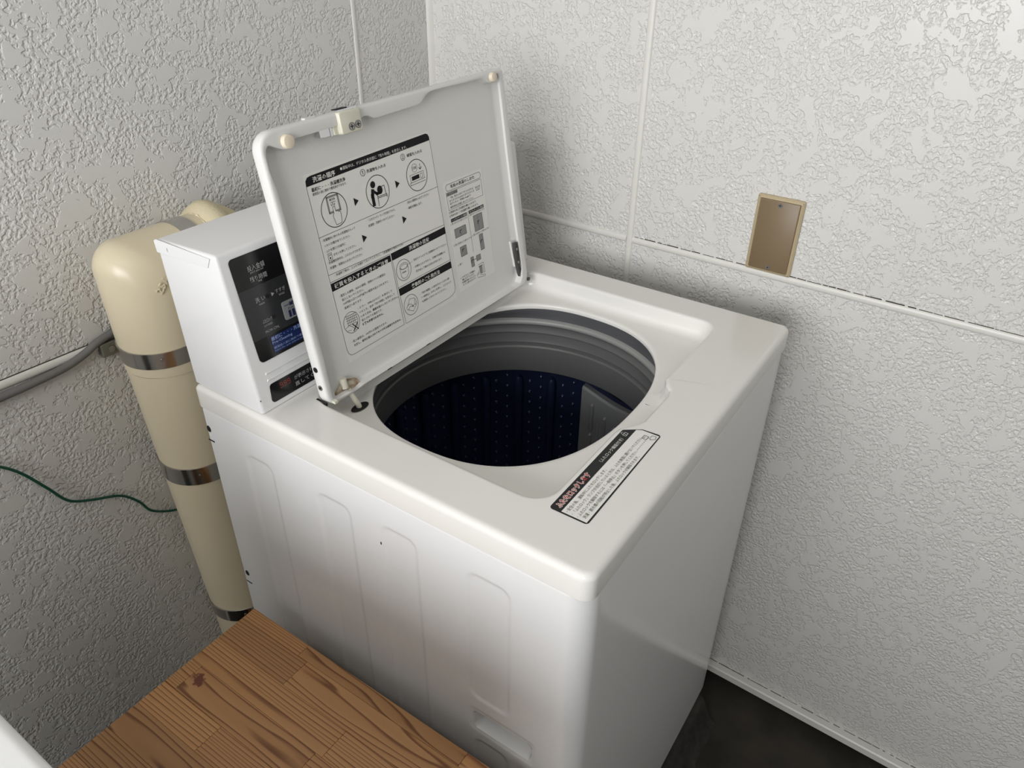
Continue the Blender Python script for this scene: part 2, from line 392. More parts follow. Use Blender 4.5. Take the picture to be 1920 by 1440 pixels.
for y in np.linspace(.02, .5745, 12): cols.append((.594, y, 0, 0, 0))
for x in np.linspace(.58, .02, 6): cols.append((x, .5745, 0, 0, 0))
C_ = np.array(cols); zs = np.concatenate([[-.030, -.0350, -.0358, -.0366, -.0380], np.arange(-.0396, -.42, -.0024), np.linspace(-.43, -.833, 30)])
Yg, Zg = np.meshgrid(C_[:, 1], zs); dep = np.zeros_like(Yg)
for (a, b_, c, d) in ((.453, .501, -.75, -.080), (.319, .372, -.75, -.0795), (.218, .269, -.75, -.0775), (.092, .146, -.2865, -.077), (.0925, .143, -.75, -.3715)):
    dep += .0016*step(sdr(Yg, Zg, a, b_, c, d, .013), .0055)
dep += .0009*step(sdr(Yg, Zg, .0555, .1475, -.353, -.310, .006), .003)
dep += .055*step(sdr(Yg, Zg, .0625, .1405, -.3455, -.3190, .004), .0052)
dep *= C_[:, 4][None, :]
sh = np.interp(-zs, [.030, .0350, .0358, .0366, .0380, .0395], [.009, .008, .0026, .0008, .0001, 0])
g = G(); Xg = np.repeat(C_[:, 0][None, :], len(zs), 0)+dep
sx_ = lambda x: 1-2*(x-.003)/.591
g.loops([[(Xg[r, i]+sh[r]*sx_(C_[i, 0]), C_[i, 1]+sh[r]*(1-2*(C_[i, 1]-.003)/.5715), zs[r]) for i in range(len(cols))] for r in range(len(zs))], 'enamel', False, True)
cab = obj('cabinet', g, wm, smooth=50)
for (y, z) in ((.5716, -.0695), (.5672, -.335)):
    f = lambda u, v, n: (.003-n, y+u, z+v)
    g = G(); g.loops([[f(r*math.cos(a), r*1.25*math.sin(a), n) for a in [2*PI*i/16 for i in range(16)]] for r, n in ((.0042, .0001), (.0036, .0006), (.001, .0003))], 'black', False, True)
    obj('screw_hole', g, cab)
    g = G(); z2 = z-.0193; g.loops([[(.003-n, yy, zz) for yy, zz in rrect(y-.006-e, y+.0065+e, z2-.0009-e, z2+.0009+e, .0008, 2)] for n, e in ((.0001, .0002), (.0005, 0))], 'black', False, True)
    obj('slot_hole', g, cab)
g = G(); g.box(.0024, .0031, .271, .2722, -.109, -.1055, 'black'); obj('paint_chip', g, cab, smooth=0)
for (x, y) in ((.06, .06), (.54, .06), (.06, .52), (.54, .52)):
    g = G(); g.cyl((x, y, -.884), (0, 0, 1), .024, .052, 'black', 20); obj('foot', g, wm)

# top cover: deck, lid recess with finger notch, tub opening
CC = (.302, .27); NA = 960
ANG = [2*PI*i/NA for i in range(NA)]
outer = lambda d: star(rrect(X0-d, X1+d, Y0-d, Y1+d, (max(.0145+d, .002), max(.014+d, .002), .006, .006)), CC, ANG)
def hole_pts(d=0):
    P = []
    for i in range(360):
        a = 2*PI*i/360; ca, sa = math.cos(a), math.sin(a); n = 2.4; rx = .207 if ca < 0 else .2110; ry = .174 if sa < 0 else .166
        r = (abs(ca/rx)**n+abs(sa/ry)**n)**(-1/n); P.append((.302+(r+d)*ca, .285+(r+d)*sa))
    return P
def recess_pts():
    P = rrect(.064, .539, .0915, .432, (.030, .026, .03, .03), 8); out = []
    for i, p in enumerate(P):
        out.append(p)
        if i == 8:                       # after the front-left corner: jog forward for the finger notch
            out += [(.217, .0915), (.228, .0895), (.247, .0765), (.258, .0725), (.325, .0725), (.336, .0755), (.348, .0855), (.360, .0915)]
    return out
rec0 = star(recess_pts(), CC, ANG)
hl = lambda d: star(hole_pts(d), CC, ANG)
def z3(l, z): return [(x, y, z) for x, y in l]
def ease(d_to_front): return d_to_front
g = G(); B = .0075
L = [z3(outer(-.010), -.0334), z3(outer(-.0012), -.0334), z3(outer(-.0002), -.0330), z3(outer(0), -.0322), z3(outer(0), -B-.001)]
for i in range(7): a = .5*PI*i/6; L.append(z3(outer(-B+B*math.cos(a)), -B+B*math.sin(a)))
L += [z3(outer(-B-.0015), 0), z3(offset(rec0, .0060), 0), z3(offset(rec0, .0045), 0), z3(offset(rec0, .0022), -.0005), z3(offset(rec0, .0006), -.0018), z3(rec0, -.0040), z3(offset(rec0, -.0010), -.016)]
def wall_in(k, z): return z3(offset(rec0, -k), z)
L += [wall_in(.0022, -.0215), wall_in(.0050, -.0255), wall_in(.0090, -.0280), wall_in(.0135, -.0290)]
L += [z3(hl(.0085), -.0295), z3(hl(.0065), -.0296), z3(hl(.0020), -.0300), z3(hl(.0006), -.0309), z3(hl(0), -.0325), z3(hl(.001), -.0375), z3(hl(.004), -.040)]
g.loops(L, 'cover'); cov = obj('top_cover', g, wm, smooth=38)
# hinge-side openings in the recess
g = G(); g.poly([(.1125+.014*math.cos(a), .4000+.0075*math.sin(a), -.0283) for a in [2*PI*i/24 for i in range(24)]], 'black')
g.v = [(x, y, z) for x, y, z in g.v]; obj('lever_slot', g, cov, smooth=0)
g = G(); g.tube([(.1135, .3985, -.045), (.1120, .4015, -.026), (.1080, .4125, -.004)], .0036, 'ivory', 10); obj('lid_lever', g, wm)
g = G(); g.box(.0645, .0675, .407, .424, -.004, .0004, 'black'); obj('hinge_gap', g, cov, smooth=0)
g = G(); g.box(.0715, .0765, .398, .4035, -.001, .0022, 'ivory'); obj('hinge_bush', g, cov, smooth=0)
g = G(); g.box(.5135, .518, .4045, .408, -.004, .0005, 'hinge'); obj('hinge_pin', g, cov, smooth=0)

# lid-lock decal on the front of the deck
dk = lambda u, v, n: (u, v, n+.0001)
A_ = mm([(61.7, 84.6), (225, 84.9), (239, 66), (240.5, 42.5), (61.9, 39.8)])
g = G()
def rpoly(pts, r, n=5):
    out = []; m = len(pts)
    for i in range(m):
        p = Vector(pts[i]); a = (Vector(pts[i-1])-p).normalized(); b = (Vector(pts[(i+1) % m])-p).normalized()
        h = math.acos(max(-1, min(1, a.dot(b))))/2; d = r/math.tan(h); c = p+(a+b).normalized()*(r/math.sin(h)); s = p+a*d; e = p+b*d
        for q in range(n+1):
            w = s.lerp(e, q/n)-c; w = w.normalized()*r; out.append(tuple(c+w))
    return out
dec = rpoly(A_, .004)
g.loops([[dk(u, v, n) for u, v in dec] for n in (0, .0002)], 'decalink', False, True)
pfill(g, dk, [(.0636, .0712), (.0636, .0418), (.2372, .0438), (.2372, .0655), (.2335, .0715)], 'decal', .0004)
text(g, dk, 'ふたをロックします', .0668, .0732, .0655, .0088, 'decal', .0006, .075)
text(g, dk, 'ふたをロックします', .0672, .0738, .0645, .0076, 'red', .0008, .012)
text(g, dk, '（ふたロック機能付き）', .157, .0748, .052, .0050, 'decal', .0006)
stroke(g, dk, mm([(215.3, 75.8), (215.3, 80), (221.6, 80), (221.6, 75.8)]), .0006, 'decal', .0006, True)
stroke(g, dk, mm([(216.6, 80), (216.6, 82), (217.6, 83), (219.4, 83), (220.4, 82)]), .0006, 'decal', .0006); stroke(g, dk, mm([(218.4, 79), (218.4, 77)]), .0007, 'decal', .0006)
text(g, dk, '・安全の為、運転中にふたをロックします。', .0660, .0640, .082, .0044, 'decaltext', .0006)
text(g, dk, '・「ふたロック」ランプが点灯しているときは、ふたを無理に開けないでください。', .0660, .0577, .1575, .0044, 'decaltext', .0006)
text(g, dk, '・ふたロックを解除するには「一時停止」ボタンを押してください。', .0655, .0513, .132, .0044, 'decaltext', .0006)
text(g, dk, '洗濯・脱水槽の回転が停止した後、ふたロックが解除されます。', .0680, .0452, .122, .0044, 'decaltext', .0006)
for i in range(7): disc(g, dk, (.2005+i*.0032, .0534), .0006, 'decaltext', .0006, 8)
stroke(g, dk, mm([(222.5, 59), (229.5, 59), (229.5, 53.5), (222.5, 53.5)]), .0007, 'decaltext', .0006, True); text(g, dk, '停止', .2236, .0562, .0048, .0020, 'decaltext', .0006)
stroke(g, dk, mm([(227, 54), (227, 50.5), (225, 49.5), (229, 45), (234.5, 46.5), (233.5, 51), (229, 51.5)]), .0006, 'decaltext', .0006)
flush_text(); o = obj('lid_lock_decal', g, cov, smooth=0); o['label'] = 'white decal with a black band and red lettering'

# tub mouth, balance ring, drum
TC = (.302, .285)
circ = lambda r: star([(TC[0]+r*math.cos(2*PI*i/240), TC[1]+r*math.sin(2*PI*i/240)) for i in range(240)], CC, ANG)
g = G(); g.loops([z3(hl(.002), -.0385), z3(hl(.0018), -.043), z3(np.maximum(0, 1)*(hl(.003)*.55+circ(.2135)*.45), -.050), z3(circ(.2135), -.0570)], 'darkgrey')
tm = obj('tub_mouth', g, wm, smooth=60)
g = G(); g.lathe(*TC, [(.2135, -.057), (.2085, -.0588), (.2072, -.0605), (.2072, -.0640), (.2085, -.0660)], 'liplight'); obj('tub_lip', g, wm, smooth=40)
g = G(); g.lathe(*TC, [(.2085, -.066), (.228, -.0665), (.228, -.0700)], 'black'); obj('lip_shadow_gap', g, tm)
g = G(); g.lathe(*TC, [(.228, -.0700), (.2175, -.0715), (.2110, -.0765), (.2082, -.0795), (.2080, -.0805), (.2092, -.0825), (.2095, -.0840), (.2085, -.094), (.2072, -.0985), (.2080, -.1005), (.2105, -.1015), (.2105, -.1040), (.2072, -.1055), (.2052, -.108), (.2045, -.150), (.2052, -.1528), (.210, -.1545), (.236, -.1550)], 'ringgrey', 160)
rg = obj('balance_ring', g, wm, smooth=24)
g = G(); g.lathe(*TC, [(.2365, -.153), (.2365, -.56), (.225, -.585), (.10, -.60), (.001, -.60)], 'drum', 160); dr = obj('drum', g, wm, smooth=40)
g = G(); g.cyl((*TC, -.60), (0, 0, 1), .15, .03, 'darkgrey', 48, .11); obj('agitator', g, dr)
NR = 25; A0 = math.radians(18.2); first = None
for k in range(NR):
    a = A0+2*PI*k/NR; deg = math.degrees(a) % 360
    if deg > 322 or deg < 4: continue
    if first is None:
        g = G(); pts = [(.2365, 0, -.181), (.2330, 0, -.1845), (.2315, 0, -.190), (.2315, 0, -.50), (.2365, 0, -.515)]
        g.tube(pts, [.002, .0062, .0075, .0075, .003], 'drum', 12)
        g.v = [(x+0*TC[0], y, z) for x, y, z in g.v]
        first = obj('drum_rib', g, dr, dz=0); first.location = (TC[0]-dr['o'][0], TC[1]-dr['o'][1], H-dr['o'][2])
        for vtx in first.data.vertices: vtx.co += Vector(dr['o'])
        rb = first
    else:
        rb = first.copy(); COL.objects.link(rb); rb.parent = dr
    rb.rotation_euler = (0, 0, a)
g = G()
for k in range(NR):
    for j, (fr_, off) in enumerate(((.335, 0), (.665, .5))):
        a = A0+2*PI*(k+fr_)/NR; deg = math.degrees(a) % 360
        if deg > 322 or deg < 4: continue
        for q in range(15):
            z = -.183-.0226*(q+off); c = Vector((TC[0]+.2366*math.cos(a), TC[1]+.2366*math.sin(a), z)); n = Vector((-math.cos(a), -math.sin(a), 0))
            u = Vector((-math.sin(a), math.cos(a), 0)); w = Vector((0, 0, 1))
            Lp = [[tuple(c+n*h+(u*math.cos(t)+w*math.sin(t))*r) for t in [2*PI*i/10 for i in range(10)]] for r, h in ((.0040, 0), (.0026, .0014), (.0017, .0018))]
            g.loops(Lp, 'drum'); Lp2 = [[tuple(c+n*h+(u*math.cos(t)+w*math.sin(t))*r) for t in [2*PI*i/10 for i in range(10)]] for r, h in ((.0017, .0018), (.0008, .0023))]
            g.loops(Lp2, 'dimpleglint', False, True)
o = obj('drum_dimples', g, dr, smooth=60); o['kind'] = 'stuff'; o['label'] = 'small raised drain dimples of the drum wall'
# lint filter panel in the drum
g = G(); FA0, FA1 = math.radians(3.2), math.radians(-36); nf = 28; L = []
topz = lambda t: -.176-.015*math.sin(PI*min(1, t*1.15))**1.0
for (r, dz_) in ((.2364, .0), (.226, .0005), (.2225, -.003), (.222, -.012)):
    L.append([(TC[0]+r*math.cos(FA0+(FA1-FA0)*i/nf), TC[1]+r*math.sin(FA0+(FA1-FA0)*i/nf), topz(i/nf)+dz_) for i in range(nf+1)])
L.append([(TC[0]+.222*math.cos(FA0+(FA1-FA0)*i/nf), TC[1]+.222*math.sin(FA0+(FA1-FA0)*i/nf), -.53) for i in range(nf+1)])
L.append([(TC[0]+.2364*math.cos(FA0+(FA1-FA0)*i/nf), TC[1]+.2364*math.sin(FA0+(FA1-FA0)*i/nf), -.535) for i in range(nf+1)])
g.loops(L, 'filter', close=False)
for e in (0, nf): g.poly([l[e] for l in L], 'filter')
fl = obj('lint_filter', g, dr, smooth=40)
for (ad, zt, zb) in ((-2.5, -.206, -.255), (-2.5, -.268, -.34), (-9.5, -.222, -.34), (-6, -.243, -.34), (-15, -.232, -.34)):
    a = math.radians(ad); r = .2215
    g = G(); c, s = math.cos(a), math.sin(a); w = .0038 if ad != -6 else .002
    g.tube([(TC[0]+(r+.003)*c, TC[1]+(r+.003)*s, zt+.004), (TC[0]+r*c, TC[1]+r*s, zt), (TC[0]+r*c, TC[1]+r*s, zb), (TC[0]+(r+.003)*c, TC[1]+(r+.003)*s, zb-.004)], [w*.4, w, w, w*.4], 'filter', 10)
    obj('filter_rib', g, wm if False else dr)
g = G(); L = []
for (r, dz_) in ((.2335, .0), (.2335, .0105)):
    L.append([(TC[0]+.2235*math.cos(math.radians(t)), TC[1]+.2235*math.sin(math.radians(t)), -.1565-(0 if dz_ else .016*math.sin(PI*(t+4)/-24)**.8)) for t in np.linspace(-4.001, -27.9, 20)])
g.loops(L, 'black', close=False); obj('filter_gap', g, dr, smooth=0)

# ---- lid
LO = Vector((.067, .404, -.003)); LT = math.radians(9.5); LV = Vector((0, math.sin(LT), math.cos(LT))); LN = Vector((0, -math.cos(LT), math.sin(LT)))
def ld(u, v, n): return tuple(LO+Vector((u, 0, 0))+LV*v+LN*n)
LC = (.222, .160)
lout = np.array(star([(a/1000, b/1000) for a, b in [(x*1000, y*1000) for x, y in rrect(0, .4465, -.0035, .3215, (.016, .020, .007, .022), 10)]], LC, ANG))
lout[:, 1] += np.clip((lout[:, 1]-.25)/.07, 0, 1)*(lout[:, 0]/.4465)*.0035
I = mm([(9, 6), (10.5, 60), (8.5, 262), (5.2, 282), (5.6, 296), (8, 304), (12, 308), (20, 304.5), (31, 299.6), (35, 298.8), (39, 299.6), (45, 305), (50, 307.6), (85, 307.8), (110, 308.4), (150, 309.5), (157, 311), (163.5, 310.6), (168, 308.2), (173, 305.9), (180, 305.6), (250, 307.2), (259, 308.0), (265, 311.5), (271, 315.4), (279, 318.5), (290, 319.2), (393, 317.9), (398, 317), (407, 311.5), (413, 309.4), (418, 310), (423, 314), (428, 319), (432, 319.6), (435, 316), (434.5, 290), (432.5, 200), (432, 110), (433.5, 30), (431, 12), (424, 3.5), (412, .8), (330, -.6), (120, -.4), (60, .6), (52, -2.2), (44, -1.4), (36, 2.0), (22, 2), (14, 2.2)])
lin = star(I, LC, ANG)
def l3(l, n): return [ld(u, v, n) for u, v in l]
g = G()
L = [l3(offset(lout, -.008), -.0180), l3(offset(lout, -.0045), -.0176), l3(offset(lout, -.0015), -.0158), l3(lout, -.0125), l3(lout, -.0030), l3(offset(lout, -.0008), -.0012), l3(offset(lout, -.0026), -.0002)]
rim = .5*(offset(lout, -.0032)+lin); rim = lin+(offset(lout, -.0030)-lin)*.94
uc = (np.clip((lin[:, 0]-.420)/.010, 0, 1)*np.clip((lin[:, 1]-.012)/.02, 0, 1)*np.clip((.316-lin[:, 1])/.01, 0, 1))[:, None]*np.array([[.0065, 0]])   # right rim overhang, added to shade its inner wall
L += [l3(rim, 0), l3(lin+(rim-lin)*.25, 0), l3(lin, -.0006), l3(lin, -.0018), l3(lin+uc, -.0030), l3(LC+(lin-LC)*.998+uc*.9, -.0085), l3(LC+(lin-LC)*.992, -.0113), l3(LC+(lin-LC)*.980, -.0124), l3(LC+(lin-LC)*.965, -.0125)]
g.loops(L, 'lid', True, True); lid = obj('lid', g, wm, smooth=40)
for (u, v, r) in ((.0362, .3068, .0078), (.4165, .3165, .0066)):
    g = G(); g.cyl(ld(u, v, -.001), LN, r, .0065, 'cream', 24, r*.95, .0012); o = obj('rubber_bumper', g, lid); o['label'] = 'cream rubber bumper'
g = G()                                              # latch at the free edge
lb = lambda e: rrect(.1135-e, .1475+e, .2975-e, .3225+e, .003, 4)
g.loops([[ld(u, v, n) for u, v in lb(e)] for n, e in ((-.0125, 0), (.0030, 0), (.0042, -.0008), (.0046, -.0022))], 'ivory', True, True); g.box(.1080, .1140, .2990, .309, -.0125, -.002, 'ivory', lambda p: ld(*p))
lat = obj('latch', g, lid); lat['label'] = 'ivory latch housing with two screws'
for (u, v) in ((.1292, .3045), (.1397, .3052)):
    g = G(); g.cyl(ld(u, v, .0044), LN, .0042, .0010, 'screw', 18)
    f = lambda a, b, n: ld(u+a, v+b, n)
    stroke(g, f, [(-.0022, 0), (.0022, 0)], .0011, 'black', .0056); stroke(g, f, [(0, -.0022), (0, .0022)], .0011, 'black', .0056); ring(g, f, (0, 0), .0042, .0005, 'black', .0055)
    obj('screw', g, lid)
g = G(); g.box(.0925, .108, .2992, .3075, -.0115, -.0045, 'chrome', lambda p: ld(*p)); g.box(.0865, .0935, .300, .3075, -.0105, -.0032, 'chrome', lambda p: ld(*p)); g.box(.103, .1062, .2985, .3075, -.0115, -.0040, 'chrome', lambda p: ld(*p))
o = obj('latch_hook', g, lid, smooth=0); o['label'] = 'chrome latch hook'
g = G(); g.box(.116, .146, .3215, .3245, -.0145, .0005, 'chrome', lambda p: ld(*p)); g.box(.120, .137, .3244, .3252, -.0135, -.005, 'black', lambda p: ld(*p)); obj('latch_plate', g, lid, smooth=0)
g = G(); g.box(.074, .089, .3210, .3238, -.013, -.007, 'lid', lambda p: ld(*p)); obj('edge_stop', g, lid, smooth=0)
for (v, k) in ((.0478, 'darkscrew'), (.0232, 'screw')):
    g = G(); g.cyl(ld(.0005, v, -.0075), (-1, 0, 0), .0036, .0011, k, 18)
    f = lambda a, b, n: tuple(Vector(ld(-.0005-n, v, -.0075))+LV*b+LN*a)
    disc(g, f, (0, 0), .0016, 'black', .0008, 10); obj('side_screw', g, lid)
g = G(); TL_ = lambda p: ld(*p)                        # hinge bracket in the right rim
g.loops([[ld(u, v, n) for u, v in [(.4215, .073), (.4335, .072), (.4345, .030), (.4215+.004, .030)]] for n in (-.0122, -.0085)], 'lid', True, True)
obj('hinge_recess', g, lid, smooth=0)
g = G(); g.loops([[ld(u, v, n) for u, v in [(.4252, .0695), (.4330, .0690), (.4335, .050), (.4325, .030), (.4372, .018), (.4385, .011), (.4355, .0075), (.4315, .0090), (.4285, .0180), (.4265, .030), (.4262, .040), (.4248, .046), (.4246, .060)]] for n in (-.0090, -.0045)], 'hinge', True, True)
for v in (.0585, .037): g.cyl(ld(.4290, v, -.0046), LN, .0022, .0012, 'screw', 12)
o = obj('hinge_bracket', g, lid, smooth=0); o['label'] = 'dark steel hinge bracket'
g = G(); g.loops([[ld(u, v, n) for u, v in [(.018, .0015), (.034, .0125), (.046, .0125), (.058, .0085), (.063, .001), (.05, -.0015), (.04, -.001)]] for n in (-.0124, -.0085)], 'rust', True, True)
g.cyl(ld(.0370, .0045, -.0095), LV, .0048, .0135, 'ivory', 18, .0045, .001); o = obj('hinge_boss', g, lid); o['label'] = 'stained ivory hinge boss with rust'
for u in (.105, .185): 
    g = G(); g.box(u, u+.008, -.0012, -.0002, .00005, .0005, 'black', lambda p: ld(*p)); obj('rim_notch', g, lid, smooth=0)

# instruction sticker on the lid (millimetres from the lid corner)
sf = lambda u, v, n: ld(u, v, n-.0124)
g = G(); W = .0005
g.loops([[sf(u, v, n) for u, v in mm([(55.2, 30), (279.5, 33), (279.5, 270.8), (55.2, 265.6)])] for n in (0, .00015)], 'sticker', False, True)
pfill(g, sf, mm([(57, 252), (277, 258.6), (277, 263), (275, 266.5), (271, 268.2), (66, 262.8), (61, 261.8), (57.8, 258.5)]), 'ink')
text(g, sf, '洗濯の順序', .0682, .2543, .0352, .0066, 'sticker', .0005, .012)
text(g, sf, '●運転中は、デジタル表示部に「残り時間」を表示します。', .1122, .2575, .1190, .0042, 'sticker', .0005)
stroke(g, sf, mm([(57.2, 252), (57.2, 48), (58.5, 42.5), (61.5, 39), (66, 37.8), (163.6, 38.7)]), W, 'ink'); stroke(g, sf, mm([(277.2, 258), (277.8, 88)]), W, 'ink')
stroke(g, sf, mm([(57, 192.6), (277.2, 196.5)]), W, 'ink')
text(g, sf, '最初に・・・洗濯槽洗浄', .0632, .2446, .0535, .0047, 'ink', .0004, .012); text(g, sf, '硬貨投入前に無料で槽洗浄ができます。', .0634, .2402, .0540, .0034, 'ink')
for (c, s_) in (((.1466, .2470), '①'), ((.2205, .2489), '②')):
    text(g, sf, s_, c[0]-.0042, c[1]-.0042, .0084, .0084, 'ink')
text(g, sf, '洗濯物を入れる', .1530, .2446, .0345, .0043, 'ink', .0004, .008); text(g, sf, '硬貨を入れる', .2284, .2468, .0300, .0043, 'ink', .0004, .008)
for c in ((.0897, .2170), (.1652, .2190), (.2410, .2210)): ring(g, sf, c, .0201, .0009, 'ink', .0003, 56)
for c in ((.1258, .2173), (.2014, .2194), (.1262, .1712), (.2017, .1729)): pfill(g, sf, [(c[0]-.0030, c[1]+.0050), (c[0]-.0030, c[1]-.0050), (c[0]+.0046, c[1])], 'ink')
# pictogram: finger on the cleaning key
stroke(g, sf, mm([(82.1, 233), (98.6, 233), (98.6, 215.6), (82, 215.6)]), .0019, 'greyink', .0003, True); stroke(g, sf, mm([(80.9, 234.2), (99.8, 234.2), (99.8, 214.4), (80.8, 214.4)]), .0004, 'ink', .0004, True)
text(g, sf, '槽洗浄', .0852, .2282, .0090, .0030, 'ink'); text(g, sf, 'CLEANING', .0853, .2258, .0090, .0014, 'ink')
for p in (((87.2, 222.8), (86.4, 224.4)), ((89.3, 223.4), (89.3, 225.2)), ((91.2, 222.8), (92.2, 224.2))): stroke(g, sf, mm(p), .0008, 'ink', .0004)
H_ = [(87.6, 213), (87.8, 221), (90.8, 221.4), (91, 215.4), (93.2, 215), (95.3, 214.2), (98.0, 212.6), (97.6, 205), (96.4, 200.1), (87.9, 199.6), (85.9, 209), (86.0, 212.4)]
pfill(g, sf, mm(H_), 'sticker', .0005); stroke(g, sf, mm(H_), .0005, 'ink', .0006, True)
# pictogram: person loading laundry
disc(g, sf, (.1588, .2292), .0043, 'ink'); stroke(g, sf, mm([(156.4, 221.5), (154.8, 216), (154.6, 206)]), .0052, 'ink'); stroke(g, sf, mm([(156.5, 222), (163, 217), (169.5, 217)]), .0036, 'ink', .0004)
disc(g, sf, (.1690, .2203), .0047, 'ink', .0004, 20, .0052)
for l in ([(162.9, 213), (179.7, 212.8), (179.3, 208.7)], [(163.4, 215), (162.5, 201.7)], [(172.2, 223.7), (177.6, 223.9), (178.3, 213.2)], [(162.8, 211.3), (179.7, 211.1)]): stroke(g, sf, mm(l), .0007, 'ink', .0004)
# pictogram: coin and slot
ring(g, sf, (.2384, .2311), .0052, .0004, 'ink'); text(g, sf, '100', .2348, .2288, .0072, .0046, 'ink')
stroke(g, sf, mm([(249.6, 234), (249.3, 227.4)]), .0006, 'ink'); stroke(g, sf, mm([(246.7, 229.6), (249.3, 227), (252.1, 229.6)]), .0008, 'ink')
stroke(g, sf, mm([(227.4, 213.8), (227.4, 223.4), (254.5, 224), (254.5, 214.4)]), .0005, 'ink'); pfill(g, sf, mm([(230.1, 221.2), (245, 221.6), (245, 216.4), (230.1, 216)]), 'ink'); stroke(g, sf, mm([(247.2, 221.5), (251.6, 221.6), (251.6, 216.2), (247.2, 216.1)]), .0005, 'ink', .0003, True)
stroke(g, sf, mm([(226, 213.8), (255.6, 214.4)]), .0006, 'ink'); stroke(g, sf, mm([(226, 213.8), (226, 210.6), (255.6, 211.2)]), .0006, 'ink')
T = lambda s, u, v, w, h=3.4, b=0: text(g, sf, s, u/1000, v/1000, w/1000, h/1000, 'ink', .0004, b)
T('・「ふたロック」ランプが消えてから、', 135, 188.3, 54); T('洗濯物・洗剤をいれてください', 137, 181.4, 48)
T('・表示の硬貨を入れてください', 211, 190, 46.5); T('・運転を開始します。', 211.2, 182.9, 30)
T('・洗濯槽内に他の人の洗濯物が入って', 60, 186.2, 55); T('いないか確かめてください。', 62.2, 179.6, 42); T('・ふたを閉じ1分以内に', 60.5, 172.8, 34); T('ボタンを押してください。', 72.2, 165.6, 38)
T('・洗濯槽洗浄中は、ふたロックされます。', 60, 158.7, 60); T('・洗濯物・洗剤は入れないでください', 60, 152.0, 57)
stroke(g, sf, mm([(63.7, 171), (69.7, 171), (69.7, 163.1), (63.7, 163.1)]), .0005, 'ink', .0003, True); text(g, sf, '洗浄', .0644, .1677, .0045, .0022, 'ink'); disc(g, sf, (.0667, .1653), .0011, 'ink', .0003, 10)
stroke(g, sf, mm([(57.3, 146.4), (277.5, 143)]), W, 'ink'); T('・洗濯終了後は、上ぶたを開けておいてください。（洗濯槽内の換気のため）', 66, 141.5, 125)
stroke(g, sf, mm([(57.3, 137.2), (163.5, 138.2)]), W, 'ink')
pfill(g, sf, mm([(57.2, 135.6), (163.2, 136.8), (163.2, 128.4), (57.2, 125.6)]), 'ink'); pfill(g, sf, mm([(165.0, 138.0), (277.8, 140.2), (277.8, 130.4), (165, 128.3)]), 'ink'); pfill(g, sf, mm([(166.4, 88.4), (278, 89.4), (278, 79.4), (166.4, 78.4)]), 'ink')
text(g, sf, '硬貨を投入するときのご注意', .0622, .1276, .0955, .0061, 'sticker', .0005, .012); text(g, sf, '洗濯物の目安', .1996, .1307, .0415, .0061, 'sticker', .0005, .012); text(g, sf, '柔軟剤のご使用方法', .1908, .0802, .0605, .0061, 'sticker', .0005, .012)
for l in ([(163.2, 137), (163.2, 39)], [(165.2, 137.4), (167, 38.3), (262, 39.2), (270, 40.4), (276, 43.5), (278.3, 48.5), (278, 88)], [(165.3, 90.2), (278.1, 91.6)]): stroke(g, sf, mm(l), W, 'ink')
for c, r in (((.1826, .1097), .0142), ((.1835, .0595), .0141), ((.0751, .0783), .0135)): ring(g, sf, c, r, .0006, 'ink', .0003, 44)
T('・変形した硬貨、ぬれた硬貨、洗剤のついた硬貨は', 65.4, 114.6, 82.5); T('投入しないでください。', 68.4, 109.0, 38); T('100円投入口へ100円以外の硬貨を投入されますと', 68.8, 103.6, 81.5); T('返却口へ戻ります。', 69, 97.8, 30.8)
T('・エラー（888,222など）を表示して', 89.4, 89.4, 64.5); T('いるとき、及び「残り時間」を表示して', 91, 83.6, 66); T('いるときは、硬貨を投入しないでください。', 91.5, 77.8, 71, 3.4, .01); T('投入されても無効です。', 91.6, 72.2, 38); T('硬貨も返却されません。', 91.5, 66.6, 38.5, 3.6, .025)
T('・投入硬貨は、100円のみ使用できます。', 67.6, 52.5, 65.4); T('ただし、余分に投入されてもつり銭は返却されません。', 70, 46.6, 89, 3.4, .02)
T('・目安ラインより下に洗濯物をいれてください。', 202, 114.4, 73.5, 3.2); T('・衣類を入れすぎると、衣類が洗濯槽から', 202, 104.7, 68, 3.2); T('飛び出して破れる恐れがあります。', 205, 98, 56.6, 3.2)
T('・「残り時間」の表示が12〜11分の間', 202.8, 65.3, 65.5, 3.3); T('「一時停止」ボタンを押し、ふたロック', 205.2, 59.4, 66, 3.3); T('を解除してからいれてください。', 205.6, 53.5, 53, 3.3)
ring(g, sf, (.1838, .1147), .0080, .0005, 'ink', .0003, 30, .0042); ring(g, sf, (.1838, .1138), .0066, .0004, 'ink', .0003, 30, .0030)
stroke(g, sf, mm([(175.8, 114.5), (175.9, 103), (177.5, 99.8), (182, 98), (187, 99.4), (190.6, 103), (191.7, 114.5)]), .0005, 'ink'); T('洗濯槽', 178, 105.6, 8.2, 2.2); stroke(g, sf, mm([(192, 114.2), (201, 115)]), .0003, 'ink')
for l in ([(177, 60), (182, 68), (191.5, 66.5), (191, 57.5), (184, 57)], [(173.5, 57.5), (178, 62), (184, 60), (187, 56)], [(173.5, 56), (185.5, 49.2), (193.5, 56.5), (190, 58)], [(176, 54.5), (181, 58), (188.5, 55)], [(193, 65), (194.8, 57)]): stroke(g, sf, mm(l), .0005, 'ink')
for i in range(5): stroke(g, sf, mm([(66.5+.3*i, 88.6-3.1*i), (85.5-.3*i, 87.8-3.0*i)]), .0005, 'ink')
for u in (69, 72, 75, 78, 81): stroke(g, sf, mm([(u, 88.2), (u, 77)]), .0004, 'ink')
for l in ([(64, 74), (70, 76), (75, 72), (79, 67)], [(84, 86), (86, 78), (83, 70)], [(66, 70), (72, 69)]): stroke(g, sf, mm(l), .0005, 'ink')
